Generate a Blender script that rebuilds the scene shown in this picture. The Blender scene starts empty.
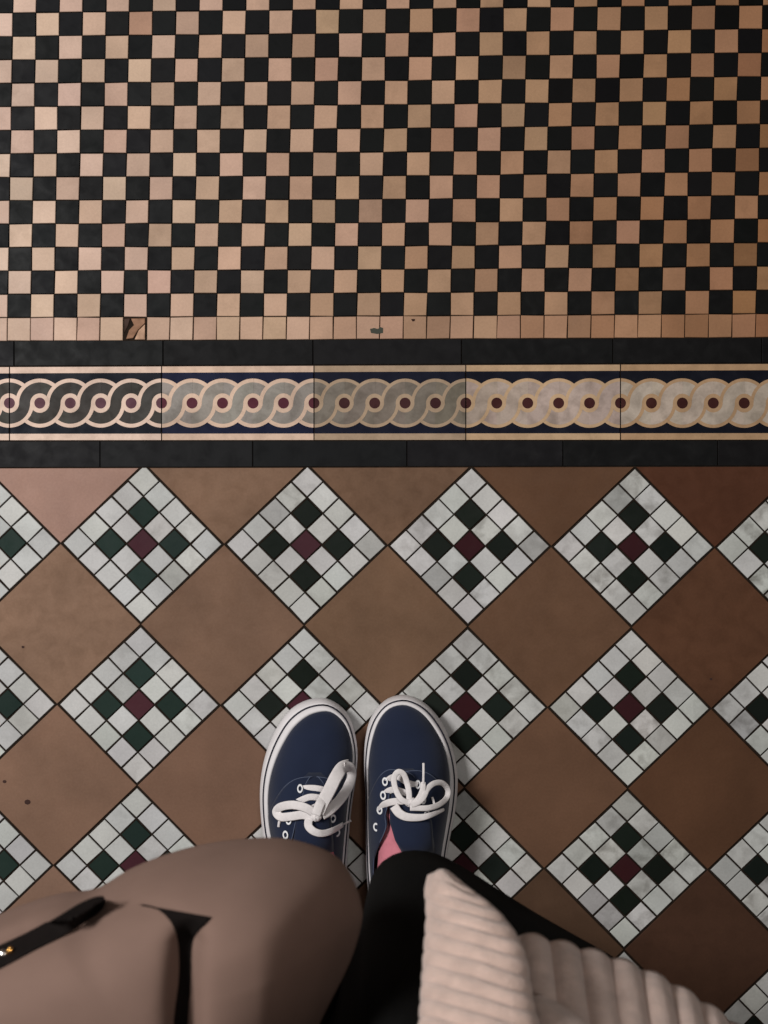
import bpy, bmesh, math, random
import numpy as np
from mathutils import Vector
from mathutils.bvhtree import BVHTree
random.seed(7); RND = random.Random(11)
C = bpy.context.scene.collection
H = 1.5
# measured plan coordinates (1 unit = 1 mm on the floor) -> metres, at height z
def W(px, py, z=0.0):
    k = (H - z) / H / 1000.0
    return Vector(((px - 384) * k, (512 - py) * k, z))
def lin(c):
    return tuple(((v/255)/12.92 if v/255 <= .04045 else ((v/255+.055)/1.055)**2.4) for v in c)

# ---------------------------------------------------------------- materials
def nodes(m):
    m.use_nodes = True; nt = m.node_tree; nt.nodes.clear()
    return nt, nt.nodes, nt.links
def mat_tile(name='glazed_tile', rough=.5):
    m = bpy.data.materials.new(name); nt, N, L = nodes(m)
    out = N.new('ShaderNodeOutputMaterial'); b = N.new('ShaderNodeBsdfPrincipled')
    at = N.new('ShaderNodeAttribute'); at.attribute_name = 'tint'
    tc = N.new('ShaderNodeTexCoord')
    def noise(sc, det, dist=0):
        n = N.new('ShaderNodeTexNoise'); n.inputs['Scale'].default_value = sc; n.inputs['Detail'].default_value = det
        n.inputs['Distortion'].default_value = dist; L.new(tc.outputs['Object'], n.inputs['Vector']); return n
    def mrange(src, a, b_, c, d):
        r = N.new('ShaderNodeMapRange'); r.inputs[1].default_value = a; r.inputs[2].default_value = b_
        r.inputs[3].default_value = c; r.inputs[4].default_value = d; L.new(src, r.inputs[0]); return r.outputs[0]
    n1 = noise(13, 4, .3); n2 = noise(70, 6, .4); n3 = noise(420, 3)
    # dirt mask from medium noise, strength in the tint's alpha
    dm = mrange(n2.outputs['Fac'], .42, .68, 0, 1)
    mu = N.new('ShaderNodeMath'); mu.operation = 'MULTIPLY'; L.new(dm, mu.inputs[0]); L.new(at.outputs['Alpha'], mu.inputs[1])
    mix = N.new('ShaderNodeMix'); mix.data_type = 'RGBA'
    L.new(mu.outputs[0], mix.inputs[0]); L.new(at.outputs['Color'], mix.inputs[6])
    mul0 = N.new('ShaderNodeMix'); mul0.data_type = 'RGBA'; mul0.blend_type = 'MULTIPLY'; mul0.inputs[0].default_value = 1
    L.new(at.outputs['Color'], mul0.inputs[6]); mul0.inputs[7].default_value = (.34, .32, .30, 1)
    L.new(mul0.outputs[2], mix.inputs[7])
    big = mrange(n1.outputs['Fac'], .3, .7, .84, 1.12); fine = mrange(n3.outputs['Fac'], .3, .7, .95, 1.05)
    m2 = N.new('ShaderNodeMath'); m2.operation = 'MULTIPLY'; L.new(big, m2.inputs[0]); L.new(fine, m2.inputs[1])
    vm = N.new('ShaderNodeVectorMath'); vm.operation = 'SCALE'; L.new(mix.outputs[2], vm.inputs[0]); L.new(m2.outputs[0], vm.inputs['Scale'])
    L.new(vm.outputs[0], b.inputs['Base Color'])
    L.new(mrange(n2.outputs['Fac'], .3, .7, rough-.08, rough+.15), b.inputs['Roughness'])
    b.inputs['Specular IOR Level'].default_value = .10
    bp = N.new('ShaderNodeBump'); bp.inputs['Strength'].default_value = .25; bp.inputs['Distance'].default_value = .0006
    L.new(n2.outputs['Fac'], bp.inputs['Height']); L.new(bp.outputs[0], b.inputs['Normal'])
    L.new(b.outputs[0], out.inputs[0]); return m
def mat(name, col, rough=.6, spec=.3, metal=0, nsc=60, var=.12, bump=.3, bdist=.001, weave=0, sheen=0, fuzz=0):
    m = bpy.data.materials.new(name); nt, N, L = nodes(m)
    out = N.new('ShaderNodeOutputMaterial'); b = N.new('ShaderNodeBsdfPrincipled')
    tc = N.new('ShaderNodeTexCoord'); n = N.new('ShaderNodeTexNoise'); n.inputs['Scale'].default_value = nsc; n.inputs['Detail'].default_value = 5
    L.new(tc.outputs['Object'], n.inputs['Vector'])
    r = N.new('ShaderNodeMapRange'); r.inputs[1].default_value = .3; r.inputs[2].default_value = .7; r.inputs[3].default_value = 1-var; r.inputs[4].default_value = 1+var
    L.new(n.outputs['Fac'], r.inputs[0])
    vm = N.new('ShaderNodeVectorMath'); vm.operation = 'SCALE'; vm.inputs[0].default_value = lin(col); L.new(r.outputs[0], vm.inputs['Scale'])
    L.new(vm.outputs[0], b.inputs['Base Color'])
    b.inputs['Roughness'].default_value = rough; b.inputs['Metallic'].default_value = metal; b.inputs['Specular IOR Level'].default_value = spec
    if sheen: b.inputs['Sheen Weight'].default_value = sheen
    h = n.outputs['Fac']
    if weave:
        w1 = N.new('ShaderNodeTexWave'); w1.inputs['Scale'].default_value = weave; w1.bands_direction = 'X'
        w2 = N.new('ShaderNodeTexWave'); w2.inputs['Scale'].default_value = weave; w2.bands_direction = 'Y'
        for w in (w1, w2): L.new(tc.outputs['Object'], w.inputs['Vector'])
        ad = N.new('ShaderNodeMath'); ad.operation = 'ADD'; L.new(w1.outputs['Fac'], ad.inputs[0]); L.new(w2.outputs['Fac'], ad.inputs[1]); h = ad.outputs[0]
    if fuzz:
        f = N.new('ShaderNodeTexNoise'); f.inputs['Scale'].default_value = fuzz; f.inputs['Detail'].default_value = 6; f.inputs['Distortion'].default_value = 1.0
        L.new(tc.outputs['Object'], f.inputs['Vector']); h = f.outputs['Fac']
    bp = N.new('ShaderNodeBump'); bp.inputs['Strength'].default_value = bump; bp.inputs['Distance'].default_value = bdist
    L.new(h, bp.inputs['Height']); L.new(bp.outputs[0], b.inputs['Normal'])
    L.new(b.outputs[0], out.inputs[0]); return m
M = dict(
    tile=mat_tile(), matte=mat_tile('matte_tile', .62),
    grout=mat('grout', (34,26,20), .9, .1, nsc=150, var=.3),
    canvas=mat('navy_canvas', (27,35,56), .85, .15, nsc=25, var=.08, weave=500, bump=.25, bdist=.0004, sheen=.15),
    rubber=mat('white_rubber', (214,210,212), .55, .35, nsc=60, var=.05, bump=.05),
    stripe=mat('navy_rubber', (28,28,42), .6, .3),
    lace=mat('white_lace', (226,220,220), .85, .15, nsc=300, var=.04, weave=900, bump=.3, bdist=.0004),
    stitch=mat('blue_stitching', (84,92,112), .8, .1),
    eyelet=mat('white_eyelet', (225,225,228), .4, .5, var=.02),
    lining=mat('dark_lining', (18,20,30), .9, .1),
    sock=mat('pink_knit', (196,120,132), .9, .1, nsc=200, var=.06, fuzz=900, bump=.3),
    skin=mat('skin', (196,146,124), .55, .3, nsc=40, var=.05, bump=.1),
    hair=mat('brown_hair', (40,28,22), .5, .4, nsc=200, var=.2),
    black=mat('black_cloth', (11,11,11), .95, .08, nsc=30, var=.25, fuzz=500, bump=.4, bdist=.001),
    wool=mat('cream_wool', (184,160,149), .95, .08, nsc=90, var=.14, fuzz=700, bump=.9, bdist=.0016, sheen=.3),
    leather=mat('taupe_leather', (109,88,79), .8, .12, nsc=28, var=.06, bump=.12, bdist=.0008),
    crease_shade_strap=mat('black_leather', (17,13,12), .9, .08, nsc=60, var=.15),
    gold=mat('gold_metal', (225,170,95), .22, .5, metal=1, var=.02),
    steel=mat('silver_metal', (225,220,215), .2, .5, metal=1, var=.02),
)
# ---------------------------------------------------------------- helpers
def obj(name, bm, m, parent=None, smooth=True):
    me = bpy.data.meshes.new(name); bm.normal_update(); bm.to_mesh(me); bm.free()
    for x in (m if isinstance(m, (list, tuple)) else [m]): me.materials.append(x)
    if smooth:
        for p in me.polygons: p.use_smooth = True
    o = bpy.data.objects.new(name, me); C.objects.link(o)
    if parent: o.parent = parent; o.matrix_parent_inverse = parent_inv(parent)
    return o
def parent_inv(p):
    from mathutils import Matrix
    l = Matrix.Translation(p.location)
    return l.inverted() if p.parent is None else (parent_world(p)).inverted()
def parent_world(p):
    from mathutils import Matrix
    m = Matrix.Translation(p.location)
    return m if p.parent is None else Matrix.Identity(4)
def empty(name, loc, label, cat):
    o = bpy.data.objects.new(name, None); C.objects.link(o); o.location = loc; o.empty_display_size = .05
    o['label'] = label; o['category'] = cat; return o
def catmull(P, n, closed=False):
    P = [tuple(p) for p in P]; m = len(P); out = []
    segs = m if closed else m-1
    for s in range(segs):
        if closed: a, b, c, d = P[(s-1) % m], P[s], P[(s+1) % m], P[(s+2) % m]
        else: a, b, c, d = P[max(s-1, 0)], P[s], P[s+1], P[min(s+2, m-1)]
        for i in range(n):
            t = i/n
            out.append(tuple(.5*((2*q) + (r-p)*t + (2*p-5*q+4*r-e)*t*t + (-p+3*q-3*r+e)*t**3) for p, q, r, e in zip(a, b, c, d)))
    if not closed: out.append(P[-1])
    return out
def resample(P, n, closed=False):
    P = [np.array(p, float) for p in P]
    if closed: P = P+[P[0]]
    d = [0]
    for a, b in zip(P, P[1:]): d.append(d[-1]+np.linalg.norm(b-a))
    tot = d[-1]; out = []; k = 0
    for i in range(n):
        s = tot*i/(n if closed else n-1)
        while k < len(d)-2 and d[k+1] < s: k += 1
        t = (s-d[k])/max(d[k+1]-d[k], 1e-12); out.append(P[k]*(1-min(t, 1))+P[k+1]*min(t, 1))
    return out
def grid(bm, rows, closed_u=False, mi=0, flip=False):
    V = [[bm.verts.new(tuple(p)) for p in r] for r in rows]
    for i in range(len(V)-1):
        n = len(V[i])
        for j in range(n if closed_u else n-1):
            q = [V[i][j], V[i][(j+1) % n], V[i+1][(j+1) % n], V[i+1][j]]
            if flip: q.reverse()
            f = bm.faces.new(q); f.material_index = mi
    return V
def tube(bm, pts, rad, seg=8, flat=None, up=Vector((0,0,1)), caps=True):
    """swept tube; rad a number or list, flat = thickness ratio for ribbons (lies flat, facing up)"""
    pts = [Vector(p) for p in pts]; rings = []
    for i, p in enumerate(pts):
        t = (pts[min(i+1, len(pts)-1)]-pts[max(i-1, 0)])
        t = t.normalized() if t.length > 1e-9 else Vector((1,0,0))
        s = t.cross(up); s = s.normalized() if s.length > 1e-4 else Vector((1,0,0)); u = s.cross(t).normalized()
        r = rad[i] if isinstance(rad, (list, tuple)) else rad
        k = flat if flat is not None else None
        rings.append([p+s*r*math.cos(a)+u*(r if k is None else k)*math.sin(a) for a in [2*math.pi*j/seg for j in range(seg)]])
    V = grid(bm, rings, True)
    if caps: bm.faces.new(V[0][::-1]); bm.faces.new(V[-1])
def ellipsoid(bm, c, r, su=20, sv=12):
    rows = []
    for i in range(1, sv):
        ph = -math.pi/2+math.pi*i/sv
        rows.append([Vector(c)+Vector((r[0]*math.cos(ph)*math.cos(a), r[1]*math.cos(ph)*math.sin(a), r[2]*math.sin(ph))) for a in [2*math.pi*j/su for j in range(su)]])
    V = grid(bm, rows, True)
    b = bm.verts.new(Vector(c)-Vector((0,0,r[2]))); t = bm.verts.new(Vector(c)+Vector((0,0,r[2])))
    for j in range(su):
        bm.faces.new([b, V[0][(j+1) % su], V[0][j]]); bm.faces.new([t, V[-1][j], V[-1][(j+1) % su]])

# ---------------------------------------------------------------- tiles
class Tiles:
    def __init__(s): s.bm = bmesh.new(); s.lay = s.bm.loops.layers.float_color.new('tint')
    def poly(s, pts, col, dirt=0.0, th=.008, ch=.0005, z=0, tilt=.0):
        """pts: list of (x,y) in metres, counter-clockwise"""
        c = sum((Vector(p) for p in pts), Vector((0,0)))/len(pts)
        tx, ty = RND.uniform(-tilt, tilt), RND.uniform(-tilt, tilt)
        zz = lambda p: z+(p[0]-c[0])*tx+(p[1]-c[1])*ty
        top = []
        for p in pts:
            v = Vector(p)-c; q = c+v*(1-ch*1.3/max(v.length, 1e-6)); top.append(s.bm.verts.new((q[0], q[1], zz(q))))
        mid = [s.bm.verts.new((p[0], p[1], zz(p)-ch)) for p in pts]
        bot = [s.bm.verts.new((p[0], p[1], z-th)) for p in pts]
        n = len(pts); F = [s.bm.faces.new(top)]
        for a, b in ((mid, top), (bot, mid)):
            for i in range(n): F.append(s.bm.faces.new([a[i], a[(i+1) % n], b[(i+1) % n], b[i]]))
        cc = (*lin(col), dirt)
        for f in F:
            for l in f.loops: l[s.lay] = cc
    def flat(s, pts, col, z, dirt=0):
        f = s.bm.faces.new([s.bm.verts.new((p[0], p[1], z)) for p in pts])
        for l in f.loops: l[s.lay] = (*lin(col), dirt)
    def strip(s, A, B, col, z, dirt=0):
        a = [s.bm.verts.new((p[0], p[1], z)) for p in A]; b = [s.bm.verts.new((p[0], p[1], z)) for p in B]
        for i in range(len(a)-1):
            f = s.bm.faces.new([a[i], a[i+1], b[i+1], b[i]])
            f.normal_update()
            if f.normal.z < 0: f.normal_flip()
            for l in f.loops: l[s.lay] = (*lin(col), dirt)
    def done(s, name, m, parent=None): return obj(name, s.bm, m, parent, smooth=False)
def g(px, py): w = W(px, py); return (w.x, w.y)
def jit(c, a): k = RND.uniform(-a, a); return tuple(max(0, min(255, v+k+RND.uniform(-a*.25, a*.25))) for v in c)
def ccw(pts):
    a = sum(pts[i][0]*pts[(i+1) % len(pts)][1]-pts[(i+1) % len(pts)][0]*pts[i][1] for i in range(len(pts)))
    return pts if a > 0 else pts[::-1]
def shrink(pts, d):
    c = [sum(p[i] for p in pts)/len(pts) for i in (0, 1)]; out = []
    for p in pts:
        v = (p[0]-c[0], p[1]-c[1]); L = math.hypot(*v); k = 1-d*1.414/L; out.append((c[0]+v[0]*k, c[1]+v[1]*k))
    return out
def clip_y(pts, yfun, keep_below=True):
    """clip a pixel-space polygon so that py > yfun(px)"""
    out = []
    for i in range(len(pts)):
        a, b = pts[i], pts[(i+1) % len(pts)]
        da, db = a[1]-yfun(a[0]), b[1]-yfun(b[0])
        if da >= 0: out.append(a)
        if da*db < 0:
            t = da/(da-db); out.append((a[0]+(b[0]-a[0])*t, a[1]+(b[1]-a[1])*t))
    return out

# grout bed: the floor slab
bm = bmesh.new()
x0, x1, y0, y1 = -1.25, 1.25, -1.2, 1.15
bmesh.ops.create_cube(bm, size=1)
for v in bm.verts: v.co = Vector(((x0 if v.co.x < 0 else x1), (y0 if v.co.y < 0 else y1), (-.05 if v.co.z < 0 else -.0014)))
floor = obj('floor', bm, M['grout'], smooth=False); floor['kind'] = 'structure'
floor['label'] = 'tiled floor with checkerboard, patterned border and diamond mosaic'; floor['category'] = 'floor'

# checkerboard
def ck(i, j): return (7+23.2*i+.006*i*abs(i)*(1 if i > 0 else -1)+(.42+.0035*i)*j, 341-.11*i-(23.45+.0094*i)*j+(1.6*math.sin(math.pi*j/14)*math.exp(-((i-17)/11)**2) if 0 < j < 14 else 0))
T = Tiles()
special = {(7, 8): (150,134,120), (5, 12): (160,130,112), (5, 11+3-2): (160,130,112), (5, 13): (163,128,108), (16, 9): (160,118,84), (24, 8): (150,112,88), (24, 11): (160,112,92)}
for i in range(-37, 67):
    for j in range(0, 42):
        q = [ck(i, j), ck(i+1, j), ck(i+1, j+1), ck(i, j+1)]
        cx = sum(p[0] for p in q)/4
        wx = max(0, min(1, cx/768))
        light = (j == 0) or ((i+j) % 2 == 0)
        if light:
            col = tuple((1-wx)*a+wx*b for a, b in zip((197,170,153), (150,109,78)))  # peach dims and warms rightward: light falloff painted into the tile colour
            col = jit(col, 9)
            if RND.random() < .12: col = tuple(c*.93 for c in col)
            col = special.get((i, j), col); d = RND.choice([0, 0, .08, .15])
            q = shrink(q, .42)
        else:
            col = jit(tuple((1-wx)*a+wx*b for a, b in zip((15,16,18), (8,8,8))), 4); d = 0; q = shrink(q, .25)  # black tiles carry the same painted falloff to the right
        if i == 5 and j == 0: d = 0; continue
        q = [(p[0]+RND.uniform(-.3, .3), p[1]+RND.uniform(-.3, .3)) for p in q]
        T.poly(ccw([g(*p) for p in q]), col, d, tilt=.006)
# the chipped tile in the plain row
T.poly(ccw([g(*p) for p in [(124,318.5),(130,318),(128,326),(124,333)]]), (60,42,34), .5, z=-.0007)
T.poly(ccw([g(*p) for p in [(131,318.5),(145,318.2),(145,323),(138,330),(133,338),(126,339),(129,330),(134,325)]]), (150,112,88), .9)
T.poly(ccw([g(*p) for p in [(138.5,330.5),(145,324),(145,339.5),(134.5,339.5)]]), (196,158,132), .7)
# grey mortar patch
T.flat(ccw([g(*p) for p in [(370,329),(374,328),(378,329),(380,327),(383,328),(383,333),(377,334),(371,333)]]), (66,68,60), .0003)
T.flat(ccw([g(*p) for p in [(411,319),(415,319),(414.5,321),(412.5,321.5)]]), (50,30,22), .0003)
T.done('checkerboard_tiles', M['tile'], floor)

# mosaic diamonds and terracotta squares
def Lt(a, b): return (142.5+163.6*a-3.6*b, 543.9+1.05*a+161.1*b)
band_low = lambda x: 467.6-.0022*x
T = Tiles(); TT = Tiles()
for i in range(-7, 11):
    for j in range(0, 8):
        for a in range(5):
            for b in range(5):
                def pt(p, q_): # tile lattice -> px
                    s = .98
                    return Lt(i+(p-q_)/10*s, j+(p+q_-5)/10*s)
                q = [pt(a, b), pt(a+1, b), pt(a+1, b+1), pt(a, b+1)]
                cx = sum(p[0] for p in q)/4; wx = max(0, min(1, cx/768))
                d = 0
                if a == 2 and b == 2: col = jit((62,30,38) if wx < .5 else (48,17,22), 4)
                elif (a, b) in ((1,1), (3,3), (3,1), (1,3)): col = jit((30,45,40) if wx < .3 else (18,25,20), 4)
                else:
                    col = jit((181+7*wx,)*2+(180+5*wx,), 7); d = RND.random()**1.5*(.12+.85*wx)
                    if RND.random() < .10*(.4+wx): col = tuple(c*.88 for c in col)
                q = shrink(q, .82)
                q = [(p[0]+RND.uniform(-.35, .35), p[1]+RND.uniform(-.35, .35)) for p in q]
                q = clip_y(q, lambda x: band_low(x)+.6)
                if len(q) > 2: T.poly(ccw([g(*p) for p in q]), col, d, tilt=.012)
for i in range(-8, 11):
    for j in range(-1, 8):
        q = [Lt(i+.5, j), Lt(i+1, j+.5), Lt(i+.5, j+1), Lt(i, j+.5)]
        q = shrink(q, .45)
        q = clip_y(q, lambda x: band_low(x)+.8)
        if len(q) < 3: continue
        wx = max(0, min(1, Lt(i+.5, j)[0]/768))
        col = tuple((1-wx)*a+wx*b for a, b in zip((131,104,87), (84,56,39)))  # light falloff put into the terracotta colour, dimmer to the right
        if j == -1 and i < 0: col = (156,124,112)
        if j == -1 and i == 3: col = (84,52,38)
        col = tuple(c*(1-.27*wx*max(0, min(j, 3)-1)) for c in col)  # painted falloff deepens further towards the lower right
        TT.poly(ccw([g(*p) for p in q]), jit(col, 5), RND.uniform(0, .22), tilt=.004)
for (px, py, r) in ((4.5,781.5,1.6), (27.5,802,2.6), (23,647,1.3), (711,679,1.2)):
    TT.flat(ccw([g(px+r*math.cos(t)*(1.2), py+r*math.sin(t)) for t in [k*math.pi/4 for k in range(8)]]), (60,42,38), .0003)
T.done('mosaic_tiles', M['tile'], floor)
TT.done('terracotta_tiles', M['matte'], floor)

# black border strips
ext = lambda s, step, n: s+step*n
def black_band(name, top, bot, joints, label):
    T = Tiles(); J = sorted(joints)
    while J[0] > -860: J.insert(0, J[0]-153.5)
    while J[-1] < 1630: J.append(J[-1]+153.5)
    for a, b in zip(J, J[1:]):
        q = [(a+.35, top(a)+.5), (b-.35, top(b)+.5), (b-.35, bot(b)-.5), (a+.35, bot(a)-.5)]
        T.poly(ccw([g(*p) for p in q]), jit(tuple(v*(1-.4*max(0, min(1, a/768))) for v in (20,20,22)), 3), .2, ch=.0004, tilt=.0015)  # strip colour dims along its length, fading light painted in
    o = T.done(name, M['tile']); o['kind'] = 'structure'; o['label'] = label; o['category'] = 'border'
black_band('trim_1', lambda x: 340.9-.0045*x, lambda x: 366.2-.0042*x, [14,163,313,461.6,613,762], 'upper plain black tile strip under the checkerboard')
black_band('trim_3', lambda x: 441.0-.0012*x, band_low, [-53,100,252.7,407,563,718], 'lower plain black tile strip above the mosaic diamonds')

# patterned border tiles
trim2 = bpy.data.objects.new('trim_2', None); C.objects.link(trim2); trim2.location = W(384, 403)
trim2['kind'] = 'structure'; trim2['label'] = 'row of patterned border tiles with an interlaced rope design'; trim2['category'] = 'border'
J = [9.5,161.6,314,465.8,620.4,775]; 
while J[0] > -860: J.insert(0, J[0]-153)
while J[-1] < 1630: J.append(J[-1]+153)
style = {9.5: ((62,59,56), (15,19,30), (214,188,172), (92,60,70), 'patterned tile with a charcoal rope on near-black'),
         161.6: ((146,139,133), (18,23,48), (206,178,158), (84,38,50), 'patterned tile with a light grey rope on navy'),
         314: ((120,111,101), (15,18,36), (166,143,120), (62,32,34), 'patterned tile with a dull grey-brown rope on navy'),
         465.8: ((174,156,145), (13,15,30), (188,158,126), (62,28,28), 'patterned tile with a pale pinkish rope on navy'),
         620.4: ((180,166,152), (10,12,24), (172,140,108), (60,27,24), 'patterned tile with an off-white rope and tan outlines')}
def ribbon2d(cl, hw, x_map):
    A = []; B = []
    for k in range(len(cl)):
        p0, p1 = cl[max(k-1, 0)], cl[min(k+1, len(cl)-1)]
        t = (p1[0]-p0[0], p1[1]-p0[1]); L = math.hypot(*t); n = (-t[1]/L, t[0]/L)
        A.append(x_map(cl[k][0]+n[0]*hw, cl[k][1]+n[1]*hw)); B.append(x_map(cl[k][0]-n[0]*hw, cl[k][1]-n[1]*hw))
    return A, B
for a, b in zip(J, J[1:]):
    key = min(style, key=lambda s: abs(s-a)) if a not in style else a
    rope, navy, cream, dot, lab = style[key]
    T = Tiles()
    ty = lambda x: 366.4-.0042*x; by = lambda x: 440.8-.0008*x
    q = [(a+.55, ty(a)+.5), (b-.55, ty(b)+.5), (b-.55, by(b)-.3), (a+.55, by(a)-.3)]
    T.poly(ccw([g(*p) for p in q]), navy, .2, ch=.0004)
    s = (b-a)/5; cy = 403.1; slope = 0
    mp = lambda x, y: g(a+x, cy+slope*x-y)
    for f, d0, d1 in ((ty, .8, 7.0), (by, -7.0, -.6)):
        T.strip([g(a, f(a)+d0), g(b, f(b)+d0)], [g(a, f(a)+d1), g(b, f(b)+d1)], cream, .0002, .25)
    R = s/2
    def arc(cx, t0, t1, n=24): return [(cx+R*math.cos(math.radians(t0+(t1-t0)*k/n)), R*math.sin(math.radians(t0+(t1-t0)*k/n))) for k in range(n+1)]
    def scurve(k, up):
        if up: cl = arc(k*s, -92, 0)[:-1]+arc((k+1)*s, 180, 88)
        else: cl = arc(k*s, 92, 0)[:-1]+arc((k+1)*s, -180, -88)
        return cl
    def draw(k, up, z):
        cl = scurve(k, up)
        A, B = ribbon2d(cl, 9.3, mp); T.strip(A, B, cream, z, .2)
        A, B = ribbon2d(cl, 5.5 if key < 300 else 6.1, mp); T.strip(A, B, jit(rope, 5), z+.00006, .45)
    for k in range(-1, 6): draw(k, False, .00020)
    for k in range(-1, 6): draw(k, True, .00034)
    for k in range(0, 6):
        circ = lambda r: [mp(k*s+r*math.cos(t), r*math.sin(t)) for t in [2*math.pi*i/28 for i in range(28)]]
        T.flat(ccw(circ(9.4)), cream, .00044, .2); T.flat(ccw(circ(5.5)), dot, .0005, .3)
    # trim the pattern to the tile
    xa, xb = g(a+.55, 0)[0], g(b-.55, 0)[0]
    for co, no in (((xa, 0, 0), (-1, 0, 0)), ((xb, 0, 0), (1, 0, 0))):
        bmesh.ops.bisect_plane(T.bm, geom=T.bm.verts[:]+T.bm.edges[:]+T.bm.faces[:], plane_co=co, plane_no=no, clear_outer=True)
    o = T.done('border_tile', M['tile'], trim2)
    if a in style: o['label'] = lab

# ---------------------------------------------------------------- sneakers
def dist_poly(P, Q):
    """distance of points P (n,2) to closed polyline Q (m,2)"""
    A = Q; B = np.roll(Q, -1, axis=0); d = B-A; L2 = (d**2).sum(1)
    t = np.clip(((P[:, None, :]-A[None])*d[None]).sum(2)/L2[None], 0, 1)
    c = A[None]+t[..., None]*d[None]
    return np.sqrt(((P[:, None, :]-c)**2).sum(2)).min(1)
def inside(P, Q):
    x, y = P[:, 0][:, None], P[:, 1][:, None]; x1, y1 = Q[:, 0][None], Q[:, 1][None]
    x2, y2 = np.roll(Q[:, 0], -1)[None], np.roll(Q[:, 1], -1)[None]
    c = ((y1 > y) != (y2 > y)) & (x < (x2-x1)*(y-y1)/(y2-y1+1e-15)+x1)
    return c.sum(1) % 2 == 1
def make_shoe(label, outer, inner, QL, QR, seamL, seamR, seam_ctrl, eyelets, laces, knot, tongue, cord):
    root = empty('sneaker', W(*cord, 0), label, 'shoe')
    NO = 120
    outp = [W(p[0], p[1], .010) for p in catmull(outer, 10, True)]
    inp = [W(p[0], p[1], .028) for p in catmull(inner, 10, True)]
    O = resample([(p.x, p.y) for p in outp], NO, True); I = resample([(p.x, p.y) for p in inp], NO, True)
    In = np.array(I); ytoe = In[:, 1].max(); yheel = In[:, 1].min()
    K = [(0,.014), (.10,.021), (.28,.031), (.42,.043), (.55,.050), (.75,.042), (1,.044)]
    def hv(v):
        v = max(0, min(1, v))
        for (a, ha), (b, hb) in zip(K, K[1:]):
            if v <= b: t = (v-a)/(b-a); t = t*t*(3-2*t); return ha+(hb-ha)*t
        return K[-1][1]
    def Z(P):
        P = np.array(P, float).reshape(-1, 2); d = dist_poly(P, In); ins = inside(P, In)
        x = np.clip(d/.031, 0, 1)*ins; gg = (1-(1-x)**2.3)**.62
        return np.array([.0265+hv((ytoe-p[1])/(ytoe-yheel))*q for p, q in zip(P, gg)])
    # sole: rubber sidewall rings
    def ring(t, z): return [(*(O[k]*(1-t)+I[k]*t), z) for k in range(NO)]
    bm = bmesh.new()
    rows = [ring(t, z) for t, z in ((.25,.0), (.03,.001), (0,.004), (0,.012), (.10,.0175), (.26,.0208), (.42,.0232), (.48,.0228), (.55,.0248), (.88,.0285), (1.03,.0275), (1.2,.020))]
    V = grid(bm, rows, True); bm.faces.new(V[0][::-1]); bm.faces.new(V[-1])
    sole = obj('sole', bm, M['rubber'], root)
    bm = bmesh.new(); pts = [Vector(p) for p in ring(.48, .0238)]; pts += pts[:2]
    tube(bm, pts, .0010, 6, caps=False); obj('sole_stripe', bm, M['stripe'], sole)
    # vamp: dome over the toe running back under the eyestays
    C0 = W((QL[0][0]+QR[0][0])/2, QL[0][1]-4, .06)
    cxy = np.array([C0.x, C0.y]); bm = bmesh.new(); rows = []
    ks = [k for k in range(NO) if I[k][1] > W(0, 846, .05).y]
    # keep ordering continuous round the toe
    order = sorted(ks, key=lambda k: ((k+NO//2) % NO))
    for a in [1.0, .985, .95, .9, .84, .77, .7, .62, .54, .46, .38, .3, .22, .14, .07, .0]:
        P = [cxy+(np.array(I[k])-cxy)*a for k in order]; z = Z(P)
        rows.append([(p[0], p[1], zz) for p, zz in zip(P, z)])
    grid(bm, rows); upper = obj('toe_cap', bm, M['canvas'], root)
    # quarters: sweep from the sole line to the throat / collar edge
    Qc = QL[::-1] if False else QL
    collar = [W(*p, .072) for p in QL]+[W(*p, .072) for p in QR[::-1]]
    collar = resample([(p.x, p.y) for p in [Vector(c) for c in catmull([(p.x, p.y, 0) for p in collar], 8)]], 130)
    sL, sR = np.array(W(*seamL, .03))[:2], np.array(W(*seamR, .03))[:2]
    iL = min(range(NO), key=lambda k: np.linalg.norm(In[k]-sL)); iR = min(range(NO), key=lambda k: np.linalg.norm(In[k]-sR))
    # travel from left seam through heel to right seam
    seq = []; k = iL; step = -1 if True else 1
    # choose direction that passes the heel
    test = [(iL-n) % NO for n in range((iL-iR) % NO+1)]
    if min(In[t][1] for t in test) > yheel+.02: test = [(iL+n) % NO for n in range((iR-iL) % NO+1)]
    Pp = resample([In[t] for t in test], 130)
    rows = []; edgeL = []; edgeR = []; nA = 18
    for ai in range(nA+1):
        a = ai/nA; P = []
        for s in range(130):
            f = s/129; p = Pp[s]*(1-a)+np.array(collar[s][:2])*a
            wl = max(0, 1-f/.13)**2; wr = max(0, 1-(1-f)/.13)**2
            p = p+np.array([0, (wl*seam_ctrl[0]+wr*seam_ctrl[1])*math.sin(math.pi*a**.8)/1000]); P.append(p)
        z = Z(P)+.0016*(1 if ai else .3)
        rows.append([(p[0], p[1], zz) for p, zz in zip(P, z)]); edgeL.append(rows[-1][0]); edgeR.append(rows[-1][-1])
    bm = bmesh.new(); grid(bm, rows)
    q = obj('quarter', bm, M['canvas'], root)
    md = q.modifiers.new('thick', 'SOLIDIFY'); md.thickness = .0018; md.offset = 0
    # stitching along seam, throat and collar
    bm = bmesh.new()
    for e in (edgeL, edgeR):
        for off in (.0006,): tube(bm, [Vector(p)+Vector((0,0,.0008)) for p in e], .00042, 5)
    for ai, (lo, hi) in ((nA-1, (0, 130)),):
        tube(bm, [Vector(p)+Vector((0,0,.0009)) for p in rows[ai]], .0004, 5)
    obj('stitching', bm, M['stitch'], q)
    # inner lining floor and tongue
    bm = bmesh.new(); r2 = []
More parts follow.
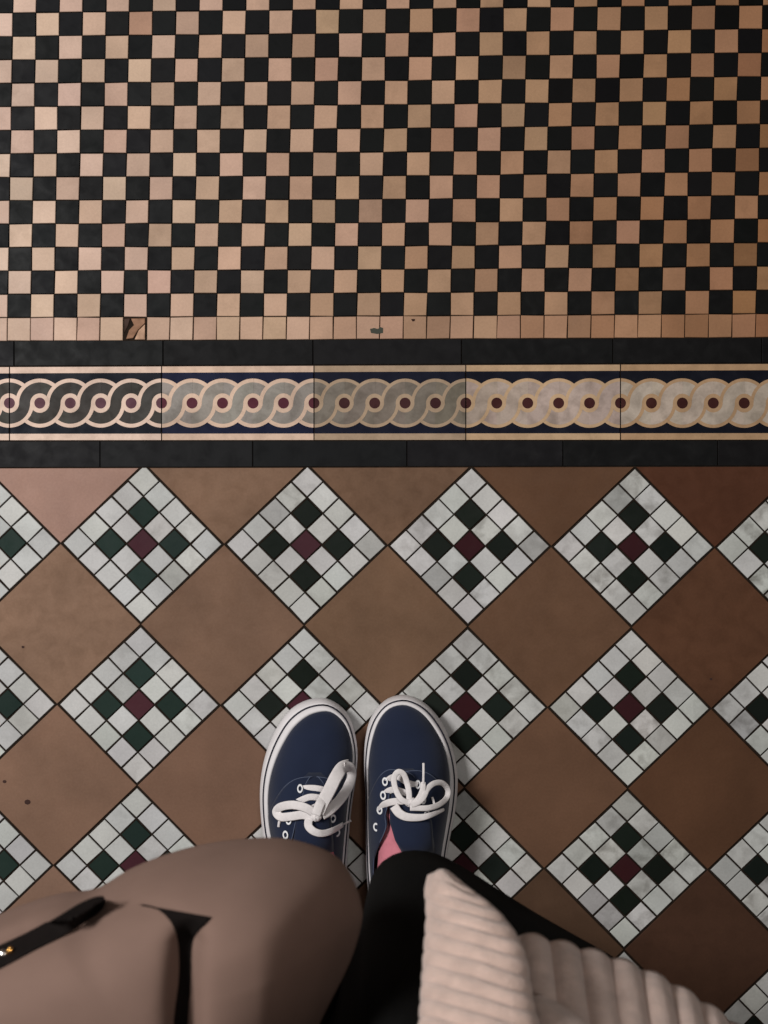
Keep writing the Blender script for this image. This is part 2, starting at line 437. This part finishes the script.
    for a in (.9, .6, .3, .02):
        P = [cxy+np.array([0, -.09])*(1-a)+(np.array(I[k])-cxy)*a*.95 for k in range(NO)]
        r2.append([(p[0], p[1], .034) for p in P])
    grid(bm, r2, True); obj('insole', bm, M['lining'], root)
    bm = bmesh.new(); rows = []
    for (xl, xr, y, dz) in tongue:
        r = []
        for k in range(13):
            t = k/12; px = xl+(xr-xl)*t; p = W(px, y, .07); z = Z([(p.x, p.y)])[0]-.0012+dz+.002*math.sin(math.pi*t)
            r.append((p.x, p.y, z))
        rows.append(r)
    grid(bm, rows); t = obj('tongue', bm, M['canvas'], root)
    md = t.modifiers.new('thick', 'SOLIDIFY'); md.thickness = .003; md.offset = -1
    # eyelets
    for (ex, ey) in eyelets:
        p = W(ex, ey, .066); z = Z([(p.x, p.y)])[0]+.0040
        e = .0015; zx = (Z([(p.x+e, p.y)])[0]-Z([(p.x-e, p.y)])[0])/(2*e); zy = (Z([(p.x, p.y+e)])[0]-Z([(p.x, p.y-e)])[0])/(2*e)
        zx = max(-.9, min(.9, zx)); zy = max(-.9, min(.9, zy))
        bm = bmesh.new(); ri, rings = .0027, []
        for i in range(20):
            th = 2*math.pi*i/20; rr = []
            for j in range(8):
                ph = 2*math.pi*j/8; R = ri+.0009*math.cos(ph); x, y = R*math.cos(th)*.8, R*math.sin(th)*1.15
                rr.append((p.x+x, p.y+y, z+zx*x+zy*y+.0006*math.sin(ph)))
            rings.append(rr)
        rings.append(rings[0]); grid(bm, rings, True)
        bmesh.ops.remove_doubles(bm, verts=bm.verts[:], dist=1e-6)
        eo = obj('eyelet', bm, M['eyelet'], q)
    # laces
    bm = bmesh.new()
    for path, wd, th in laces:
        cp = []
        for (px, py, dz) in path:
            p = W(px, py, .075); z = Z([(p.x, p.y)])[0]+.004+dz; p = W(px, py, z); cp.append((p.x, p.y, z))
        sp = catmull(cp, 7); n = len(sp)
        if isinstance(wd, tuple): rad = [wd[0]+(wd[1]-wd[0])*(i/(n-1))**2 for i in range(n)]
        else: rad = [wd]*n
        tube(bm, sp, [r/2000*1.0 for r in rad], 10, flat=th/1000*.45)
    obj('laces', bm, M['lace'], root)
    bm = bmesh.new(); p = W(*knot, .085); z = Z([(p.x, p.y)])[0]+.009
    ellipsoid(bm, (p.x, p.y, z), (.0062, .0050, .0045)); 
    for v in bm.verts: v.co.z += .0006*math.sin(v.co.x*2200)
    obj('knot', bm, M['lace'], root)
    return root, Z
L_outer = [(321,698.5),(335,703),(347,714),(354,731),(357.5,752),(356,778),(352,805),(349,835),(347,865),(346,895),(341,922),(330,938),(315,942),(299,937),(287,922),(279,900),(272,875),(266,850),(262,827),(260,800),(261,777),(266,753),(275,731),(287,713),(303,702)]
L_inner = [(326,711),(337,715.5),(346,726),(351,742),(352.5,760),(350,784),(346.5,808),(343.5,838),(341,868),(339,898),(334,919),(325,931),(314,934),(302,930),(293,917),(286,895),(280,871),(274,848),(269.5,825),(268,800),(270,780),(275,762),(283,744),(294,727),(309,715)]
R_outer = [(402,695.5),(417,699),(431,709),(443,725),(452,746),(457,770),(457.5,790),(455,812),(451,832),(447,855),(445,880),(443,905),(437,926),(425,939),(408,943),(390,939),(377,926),(370,905),(367,880),(366,855),(366,827),(365.5,795),(364,768),(365,741),(371,718),(385,701)]
R_inner = [(402,705),(413,707.5),(424,715),(434,728),(443,745),(448.5,765),(450,785),(448,808),(444.5,830),(440.5,855),(438.5,880),(436.5,903),(431,920),(421,931),(407,935),(392,931),(382,920),(375,903),(371.5,880),(370,855),(369,827),(368.5,795),(368.5,766),(372,741),(379,721),(389,709)]
shoeL, ZL = make_shoe('left navy canvas sneaker with white laces, heel hidden under the taupe bag', L_outer, L_inner,
    [(312,779),(307,786),(303,800),(298,815),(294,832),(289,850),(287,880),(291,908),(303,922),(313,925)],
    [(316,779),(322,786),(326,800),(328,815),(330,835),(334,860),(334,890),(328,912),(320,922)],
    (270,815), (347,797), (17, 9),
    [(300,789),(294,804),(289,819),(286,833),(329,790),(331,804),(333,819),(337,834.5)],
    [([(300,789,-.003),(308,788,.001),(318,788.5,.002),(328,791,.001)], 6, .9),
     ([(296,803,-.003),(304,799,.001),(312,797,.003),(326,799,.002)], 6.5, .9),
     ([(294,819,-.002),(305,812,.003),(317,806,.004),(328,802,.002)], 6, .9),
     ([(317,815,.008),(306,808,.010),(293,805,.008),(281,807,.005),(276.5,812,.004),(281,817,.003),(291,816.5,.004),(303,815,.006),(315,817,.008)], 8.5, 1.0),
     ([(318,813,.008),(323,802,.011),(330,789,.014),(336,777,.013),(342,768,.011),(348.5,765.5,.011)], 12.5, 1.2),
     ([(344,767,.011),(349.5,767,.012),(351.5,774,.010),(349,785,.008),(342,797,.007),(331,809,.007),(322,815,.008)], 10, 1.2),
     ([(316,815,.010),(320,804,.012),(325,796,.010)], 9, 1.5),
     ([(309,819,.007),(308.5,826,.007),(314,831.5,.007),(323,833.5,.007),(334,830,.009),(343,824.5,.010)], (8, 5), 1.2),
     ([(341,825.5,.010),(346,823,.011),(351,820.5,.012)], 2.2, .9),
     ([(280,819,.002),(279,823,.002),(278.5,827,.001)], 2.4, .9)],
    (315,818), [(304,324,776,-.003),(302,326,792,0),(298,328,812,.001),(296,330,832,.003),(292,332,852,.006)], (310,820))
shoeR, ZR = make_shoe('right navy canvas sneaker with white bow, pink ankle showing above it', R_outer, R_inner,
    [(402,774),(394,779),(391,790),(389,803),(386,815),(387,825),(382,838),(376,851),(373.5,868),(374,890),(381,912),(395,923),(405,925)],
    [(404,774),(412,778),(418,790),(421,803),(423,815),(425,830),(430,850),(434,870),(433,893),(427,912),(415,922)],
    (368.5,800), (449,800), (17, 15),
    [(385,783),(383,796),(379.5,811),(376,828.5),(418,785),(423,799),(427,813),(429,830)],
    [([(385,783,-.003),(391,778,.001),(398,777,.002),(408,783,.003),(418,785.5,.000)], 6, .9),
     ([(383,796,-.003),(389,791,.001),(396,790,.003),(408,794,.003)], 6.5, .9),
     ([(379.5,812,-.003),(384,805,.001),(392,802,.003),(404,801,.004)], 7, .9),
     ([(409,803,.008),(401,799,.010),(395.5,789,.012),(394,778,.013),(398,772,.014),(403.5,774,.013),(407,783,.011),(409,793,.010),(409,803,.008)], 5.5, 1.2),
     ([(411,805,.009),(417,803,.010),(423,798,.012),(427.5,789,.013),(434,783.5,.013),(442,783,.013),(447.5,789,.012),(447,797,.010),(440,804,.009),(428,808,.008),(410,808,.008)], 5.5, 1.2),
     ([(414,804,.009),(419,799,.011),(422.5,791,.013),(423.3,782,.015)], (7, 4.5), 1.1),
     ([(423.3,784,.015),(423.5,774,.017),(423.5,763,.018)], 2.2, .9),
     ([(394,806,.005),(399,813,.006),(407,817,.007),(420,817.5,.007),(431,815,.008),(444,809.5,.008)], (9, 3), 1.3),
     ([(432,797,.004),(433.5,801,.004),(434.5,806,.004)], 2.2, .8)],
    (411,804), [(394,418,772,-.003),(393,422,790,0),(391,426,808,.001),(391,430,822,.003),(396,431,838,.004),(404,433,852,.005)], (412,820))

# ---------------------------------------------------------------- person
person = empty('person', Vector((-.02, -.40, 0)), 'person standing with feet together, in black coat and cream ribbed knitwear, looking down', 'person')
# body: one skin surface
V = []; E = []; Rr = []
def add(p, r, par=None):
    V.append(Vector(p)); Rr.append(r); i = len(V)-1
    if par is not None: E.append((par, i))
    return i
pel = add((-.02,-.43,.86), .12)
waist = add((-.02,-.42,1.02), .105, pel); ch = add((-.02,-.385,1.20), .125, waist); nb = add((-.02,-.345,1.33), .06, ch)
nk = add((-.02,-.315,1.40), .05, nb); hd = add((-.02,-.285,1.47), .075, nk); cr = add((-.02,-.275,1.56), .078, hd)
fa = add((-.02,-.215,1.455), .045, hd)
for s, ax, ay, hx in ((-1, -.072, -.392, -.10), (1, .025, -.392, .06)):
    h = add((hx,-.425,.78), .085, pel); k = add((ax*.95+.0, -.365, .45), .055, h); c = add((ax, -.385, .30), .05, k)
    an = add((ax, -.395, .11), .034, c); hl = add((ax, -.395, .065), .027, an); add((ax*1.0, -.33, .052), .02, hl)
    sh = add((-.02+s*.16,-.36,1.30), .055, ch); el = add((-.02+s*.25,-.30,1.05), .04, sh); wr = add((-.02+s*.17,-.12,1.27), .026, el)
    pm = add((-.02+s*.13,-.065,1.345), .03, wr)
    for f in range(4):
        o = Vector((s*(-.006-.004*f), .018*(f-1.5)*.9, .0))
        a = add(Vector((-.02+s*.115,-.045,1.375))+o+Vector((0,0,.004*(1.5-abs(f-1.5)))), .009, pm)
        b = add(V[a]+Vector((-s*.012,.004,.026)), .0085, a); add(V[b]+Vector((-s*.02,0,.012)), .0075, b)
    a = add(Vector((-.02+s*.10,-.085,1.35)), .011, pm); add(V[a]+Vector((-s*.022,.012,.018)), .009, a)
me = bpy.data.meshes.new('body'); me.from_pydata([tuple(v) for v in V], E, []); me.materials.append(M['skin'])
body = bpy.data.objects.new('body', me); C.objects.link(body); body.parent = person; body.matrix_parent_inverse = parent_inv(person)
md = body.modifiers.new('skin', 'SKIN'); md.use_smooth_shade = True
for i, sv in enumerate(me.skin_vertices[0].data): sv.radius = (Rr[i], Rr[i]); sv.use_root = (i == 0)
md = body.modifiers.new('sub', 'SUBSURF'); md.levels = 2; md.render_levels = 2
bm = bmesh.new(); ellipsoid(bm, (-.02,-.305,1.525), (.092,.098,.105), 32, 20)
for v in bm.verts:
    if v.co.y > -.245 : v.co.y = -.245-(v.co.y+.245)*.2
    v.co.x += .003*math.sin(v.co.z*160)
obj('hair', bm, M['hair'], person)
bm = bmesh.new(); ellipsoid(bm, (-.02,-.168,1.452), (.011,.012,.018), 12, 8); obj('nose', bm, M['skin'], person)
# socks
for s, ax, tx in ((-1, -.072, -.068), (1, .022, .016)):
    bm = bmesh.new()
    sp = catmull([(tx, -.27, .044, .018), (tx, -.30, .046, .022), (ax-.001, -.335, .052, .027), (ax-.001, -.372, .074, .0305), (ax, -.392, .13, .031), (ax, -.388, .19, .033)], 8)
    tube(bm, [p[:3] for p in sp], [p[3] for p in sp], 24)
    obj('sock', bm, M['sock'], person)
# trousers: a straight leg each, joined at the hip
bm = bmesh.new()
for ax, hx in ((-.072, -.10), (.024, .06)):
    P = catmull([(ax, -.398, .10), (ax, -.392, .2), (ax, -.385, .30), (ax*.97, -.372, .45), (hx, -.405, .66), (hx*.95, -.425, .84)], 8)
    n = len(P); rows = []
    for i, p in enumerate(P):
        t = i/(n-1); r = .047+.045*t
        rows.append([(p[0]+r*math.cos(a)*(.95), p[1]+r*1.1*math.sin(a)+.002*math.sin(9*a+i*.4), p[2]) for a in [2*math.pi*j/40 for j in range(40)]])
    grid(bm, rows, True)
trs = obj('trousers', bm, M['black'], person); md = trs.modifiers.new('thick', 'SOLIDIFY'); md.thickness = .002
# coat: loft from the swinging hem up to the waist
hem = [(335,1000),(345,962),(360,925),(366,895),(374,868),(390,852),(413,845.5),(440,850),(470,866),(500,885),(535,907),(575,930),(622,957),(680,1000),(735,1060),(765,1130),(770,1210),(700,1290),(560,1330),(380,1340),(200,1330),(70,1290),(-20,1220),(-40,1140),(10,1080),(110,1050),(220,1045),(300,1035)]
hem = resample([tuple(W(p[0], p[1], .50))[:2] for p in catmull(hem, 8, True)], 180, True)
cen = np.array([-.02, -.425]); rows = []
for i in range(26):
    t = i/25; z = .50+.62*t; r = []
    for k, p in enumerate(hem):
        v = np.array(p)-cen; a = math.atan2(v[1], v[0])
        wst = np.array([.165*math.cos(a), .115*math.sin(a)])
        w = t**.75; q = cen+v*(1-w)+wst*w
        q = q+np.array([math.cos(a), math.sin(a)])*(.004*math.sin(11*a+3*t)+.002*math.sin(23*a))*(1-t)*min(1, t*6)
        if i == 0: q = cen+(q-cen)*.985
        r.append((q[0], q[1], z-.01*0))
    rows.append(r)
# rounded lower edge turned under
lo = [((cen+(np.array((p[0], p[1]))-cen)*.94)[0], (cen+(np.array((p[0], p[1]))-cen)*.94)[1], .492) for p in rows[0]]
bm = bmesh.new(); grid(bm, [lo]+rows, True)
coat = obj('coat', bm, M['black'], person)
# knitted garment: torso and sleeves
bm = bmesh.new(); rows = []
for i in range(24):
    t = i/23; z = .86+.52*t
    rx = .225-.083*t if t < .75 else .1625-(t-.75)*.42; ry = .172-.05*t if t < .75 else .135-(t-.75)*.30
    cy = -.425+.075*t
    r = []
    for j in range(240):
        a = 2*math.pi*j/240; k = 1+.022*math.sin(60*a); r.append((-.02+rx*k*math.cos(a), cy+ry*k*math.sin(a), z))
    rows.append(r)
grid(bm, rows, True); sweater = obj('sweater', bm, M['wool'], person)
for s in (-1, 1):
    bm = bmesh.new(); P = catmull([(-.02+s*.13,-.36,1.31), (-.02+s*.20,-.345,1.19), (-.02+s*.25,-.30,1.05), (-.02+s*.22,-.215,1.14), (-.02+s*.175,-.13,1.26)], 10)
    n = len(P); rings = []
    Pv = [Vector(p) for p in P]
    for i, p in enumerate(Pv):
        tt = (Pv[min(i+1, n-1)]-Pv[max(i-1, 0)]).normalized(); sx = tt.cross(Vector((1,0,0))).normalized(); u = sx.cross(tt)
        R = .066-.027*i/(n-1)
        rings.append([p+(sx*math.cos(a)+u*math.sin(a))*R*(1+.03*math.sin(18*a)) for a in [2*math.pi*j/108 for j in range(108)]])
    grid(bm, rings, True); obj('sleeve', bm, M['wool'], sweater)
# hem band of the knit falling forward over the coat
def rib_patch(name, Lc, Rc, zt, zb, nrib, amp, nu=60, nv=150, phase=0, along='v', roll=.010, dome=.012, slant=0, extra=None):
    """Lc,Rc: plan curves (px) of the two sides, ruled between; ribs cross (along='v') or follow (along='u') the rulings"""
    A = resample(catmull(Lc, 10), nv); B = resample(catmull(Rc, 10), nv); rows = []
    for j in range(nv):
        v = j/(nv-1); r = []
        for i in range(nu):
            u = i/(nu-1); c = v if along == 'v' else u
            fr = (c*nrib+phase+slant*(u if along == 'v' else v)+.05*math.sin(5*u+3*v)) % 1.0
            wv = math.sin(math.pi*fr**1.5)**.8
            p = A[j]*(1-u)+B[j]*u
            p = np.array([p[0]+.9*math.sin(v*9+u*4), p[1]+.8*math.sin(u*8)])
            if extra is not None: p = p+np.array(extra(u, v, wv))
            ed = min(u, 1-u)*np.linalg.norm(B[j]-A[j])*.5e-3 if along == 'v' else min(u, 1-u)*.2
            e2 = v*.20
            rr = lambda d: -roll*(1-math.sqrt(max(0, 1-(1-min(d/roll, 1))**2)))
            z = zt+(zb-zt)*v+amp*(min(1, .2+v*5) if along == 'v' else 1)*wv+dome*math.sin(math.pi*u)+rr(ed)+rr(e2)
            r.append(W(p[0], p[1], z))
        rows.append(r)
    bm = bmesh.new(); grid(bm, rows)
    o = obj(name, bm, M['wool'], sweater); md = o.modifiers.new('thick', 'SOLIDIFY'); md.thickness = .005; md.offset = -1
    return o
rib_patch('hem_band', [(435,880),(433,892),(434,916),(431,960),(428,1022),(426,1100),(424,1180),(420,1290)],
          [(445,878),(463,893),(490,914),(508,936),(519,962),(524,1000),(536,1060),(545,1160),(556,1290)], .690, .93, 24, .0135, slant=-3.0, roll=.008, dome=.006, nv=320)
rib_patch('knit_panel', [(520,946),(523,970),(526,1000),(532,1040),(545,1110),(552,1180),(560,1300)],
          [(752,1050),(758,1070),(768,1100),(780,1130),(790,1170),(790,1220),(780,1310)], .680, .93, 8.0, .0095, nu=260, nv=120, along='u', phase=.15, dome=.0, roll=.016,
          extra=lambda u, v, w: (4*math.sin(u*3), (-7*w*max(0, 1-v*4.5)) - 30*math.sin(math.pi*u)**1.2*0 - (26*u*(1-u)*4)*(1-v)*.62))
rib_patch('fold_corner', [(531,1004),(520,1030),(515,1080),(515,1150),(515,1290)], [(540,1004),(566,1018),(600,1050),(630,1120),(640,1290)], .735, .93, 6, .003, nv=80, roll=.008)

# ---------------------------------------------------------------- bag
bag = empty('handbag', Vector((-.14,-.26,.56)), 'slouchy smooth taupe leather bag held at the left, black zip, and crease shade laid in as a black strip', 'bag')
zeq = .68
outl = [(362,922),(361,903),(352,877),(336,856),(305,842.5),(270,837.5),(215,842),(170,853),(130,869),(97,888),(62,893),(30,902),(0,914),(-60,945),(-110,990),(-125,1040),(-100,1085),(0,1108),(150,1114),(262,1100),(300,1060),(326,1010),(350,962)]
outl = [np.array(tuple(W(p[0], p[1], zeq))[:2]) for p in catmull(outl, 8, True)]
bc = np.array(tuple(W(150, 975, zeq))[:2])
NA = 360
ang = sorted([(math.atan2(p[1]-bc[1], p[0]-bc[0]), np.linalg.norm(p-bc)) for p in outl])
aa = np.array([a for a, _ in ang]); rr_ = np.array([r for _, r in ang])
ga = np.linspace(-math.pi, math.pi, NA, endpoint=False)
gr = np.interp(ga, np.concatenate([aa-2*math.pi, aa, aa+2*math.pi]), np.concatenate([rr_, rr_, rr_]))
zipc = catmull([(-60,975),(0,948),(40,930),(75,912),(103,897)], 10)
yc = catmull([(186,1130),(184,1024),(185,965),(188,935),(188,922)], 10)
ytl = catmull([(188,922),(172,911),(150,907),(128,906)], 10); ytr = catmull([(188,924),(200,920),(212,917)], 8)
def dpl(p, L):
    L = np.array(L); A = L[:-1]; B = L[1:]; d = B-A; t = np.clip(((p-A)*d).sum(1)/np.maximum((d**2).sum(1), 1e-9), 0, 1)
    c = A+t[:, None]*d; return np.sqrt(((p-c)**2).sum(1)).min()
def crease(px, py):
    p = np.array([px, py])
    if py < 860 or px > 260: return 0
    d1, d2, d3, d4 = dpl(p, zipc), dpl(p, yc), dpl(p, ytl), dpl(p, ytr)
    gs = lambda d, w: math.exp(-(d/w)**2)
    soft = .003*gs(d1, 26)
    f1 = max(0, min(1, (100-px)/80)); f2 = max(0, min(1, (py-915)/30))
    return max(.010*gs(d1, 14)*f1, .014*gs(d2, 14)*f2, .0015*gs(d3, 10))+soft*f1+.003*gs(d2, 26)*f2
def bag_vert(a, r, phi):
    c, s = math.cos(phi), math.sin(phi)
    rho = max(c, 0)**.62 if s >= 0 else (1-.32*(-s)**1.2)*max(c, 0)**.35
    x = bc[0]+r*rho*math.cos(a); y = bc[1]+r*rho*math.sin(a)
    z = zeq+(.085*s if s >= 0 else .125*s)
    if s < 0: y -= .035*(-s)
    if s >= 0:
        px = 384+x*1000*H/(H-z); py = 512-y*1000*H/(H-z)
        # broad lobes
        z += .008*s*math.exp(-((px-275)/75)**2-((py-925)/80)**2)
        z -= crease(px, py)*min(1, s*4)
        z -= .070*s*max(0, (px-258)/100)**2*max(0, min(1.3, (py-850)/110))
    return (x, y, z)
phis = [-1.5, -1.4, -1.25, -1.0, -.75, -.5, -.3, -.15, -.06, 0, .04, .08, .12]+list(np.linspace(.16, 1.565, 90))
rows = [[bag_vert(a, r, ph) for a, r in zip(ga, gr)] for ph in phis]
bm = bmesh.new(); VV = grid(bm, rows, True)
bm.faces.new(VV[0][::-1]); bm.faces.new(VV[-1])
bm.normal_update(); bvh = BVHTree.FromBMesh(bm)
obj('bag_body', bm, M['leather'], bag)
def drape(px, py, off=.001):
    z = .74
    for _ in range(6):
        p = W(px, py, z); h = bvh.ray_cast(Vector((p.x, p.y, 1.2)), Vector((0,0,-1)))
        if h[0] is None: break
        z = h[0].z
    return W(px, py, z+off)
def drape_strip(name, Lc, Rc, m, nu=10, nv=60, off=.0012, arch=.001, parent=bag):
    A = resample(catmull(Lc, 8), nv); B = resample(catmull(Rc, 8), nv); rows = []
    for j in range(nv):
        r = []
        for i in range(nu):
            u = i/(nu-1); p = A[j]*(1-u)+B[j]*u; r.append(drape(p[0], p[1], off+arch*math.sin(math.pi*u)))
        rows.append(r)
    bm = bmesh.new(); grid(bm, rows)
    o = obj(name, bm, m, parent); md = o.modifiers.new('thick', 'SOLIDIFY'); md.thickness = .0006; md.offset = 1
    return o
drape_strip('crease_shade_strap', [(138,904),(155,908),(167,917),(175,930),(179,948),(179,980),(174,1024),(172,1095)], [(212,917),(207,923),(199,931),(193,940),(191,955),(190.5,985),(188,1024),(187,1095)], M['crease_shade_strap'], nu=16, nv=110, off=.0005, arch=.0)  # black strip standing in for the shade in the fold between the lobes
drape_strip('zip', [(-60,972),(0,946),(30,932),(55,918),(78,904),(94,897),(103,896)], [(-60,998),(0,969),(34,951),(62,937),(86,922),(102,910),(106,900)], M['crease_shade_strap'], nu=14, nv=90, off=.0005, arch=.0)
bm = bmesh.new(); p = drape(3,954,.004); ellipsoid(bm, p, (.0026,.0020,.0018), 14, 8); obj('zip_pull', bm, M['steel'], bag)
bm = bmesh.new(); p = drape(10.5,950.5,.004); ellipsoid(bm, p, (.0017,.0022,.0016), 14, 8); obj('zip_slider', bm, M['gold'], bag)
# shoulder strap rising out of sight to the shoulder
bm = bmesh.new(); p = drape(180,1095,.0)
tube(bm, catmull([tuple(p), (-.13,-.315,.86), (-.15,-.275,1.05), (-.15,-.285,1.25), (-.13,-.33,1.37)], 10), .009, 10, flat=.002, up=Vector((0,1,0))); obj('shoulder_strap', bm, M['crease_shade_strap'], bag)

# ---------------------------------------------------------------- camera, light
cam = bpy.data.cameras.new('camera'); co = bpy.data.objects.new('camera', cam); C.objects.link(co)
co.location = (0, 0, H); co.rotation_euler = (0, 0, 0)
cam.sensor_fit = 'VERTICAL'; cam.sensor_height = 36; cam.lens = 36*1500/1024; cam.clip_start = .01
cam.dof.use_dof = True; cam.dof.focus_distance = H-.02; cam.dof.aperture_fstop = 13
bpy.context.scene.camera = co
def area(name, loc, tgt, size, power, col):
    l = bpy.data.lights.new(name, 'AREA'); l.shape = 'DISK'; l.size = size; l.energy = power; l.color = col
    o = bpy.data.objects.new(name, l); C.objects.link(o); o.location = loc
    o.rotation_euler = (Vector(tgt)-Vector(loc)).to_track_quat('-Z', 'Y').to_euler(); return o
area('key_fill_light', (-1.3, .50, 1.85), (-.2, .0, 0), .6, 46, (1, .98, .955))
area('key_fill_light', (.42, .28, 2.1), (.2, -.1, 0),  .4, 6.0, (1, .97, .93))  # unseen fill light, added to brighten the knit panel
w = bpy.data.worlds.new('world'); bpy.context.scene.world = w; w.use_nodes = True
w.node_tree.nodes['Background'].inputs[0].default_value = (.9, .82, .74, 1); w.node_tree.nodes['Background'].inputs[1].default_value = .12
sc = bpy.context.scene; sc.view_settings.view_transform = 'Standard'; sc.view_settings.look = 'None'; sc.view_settings.exposure = 0
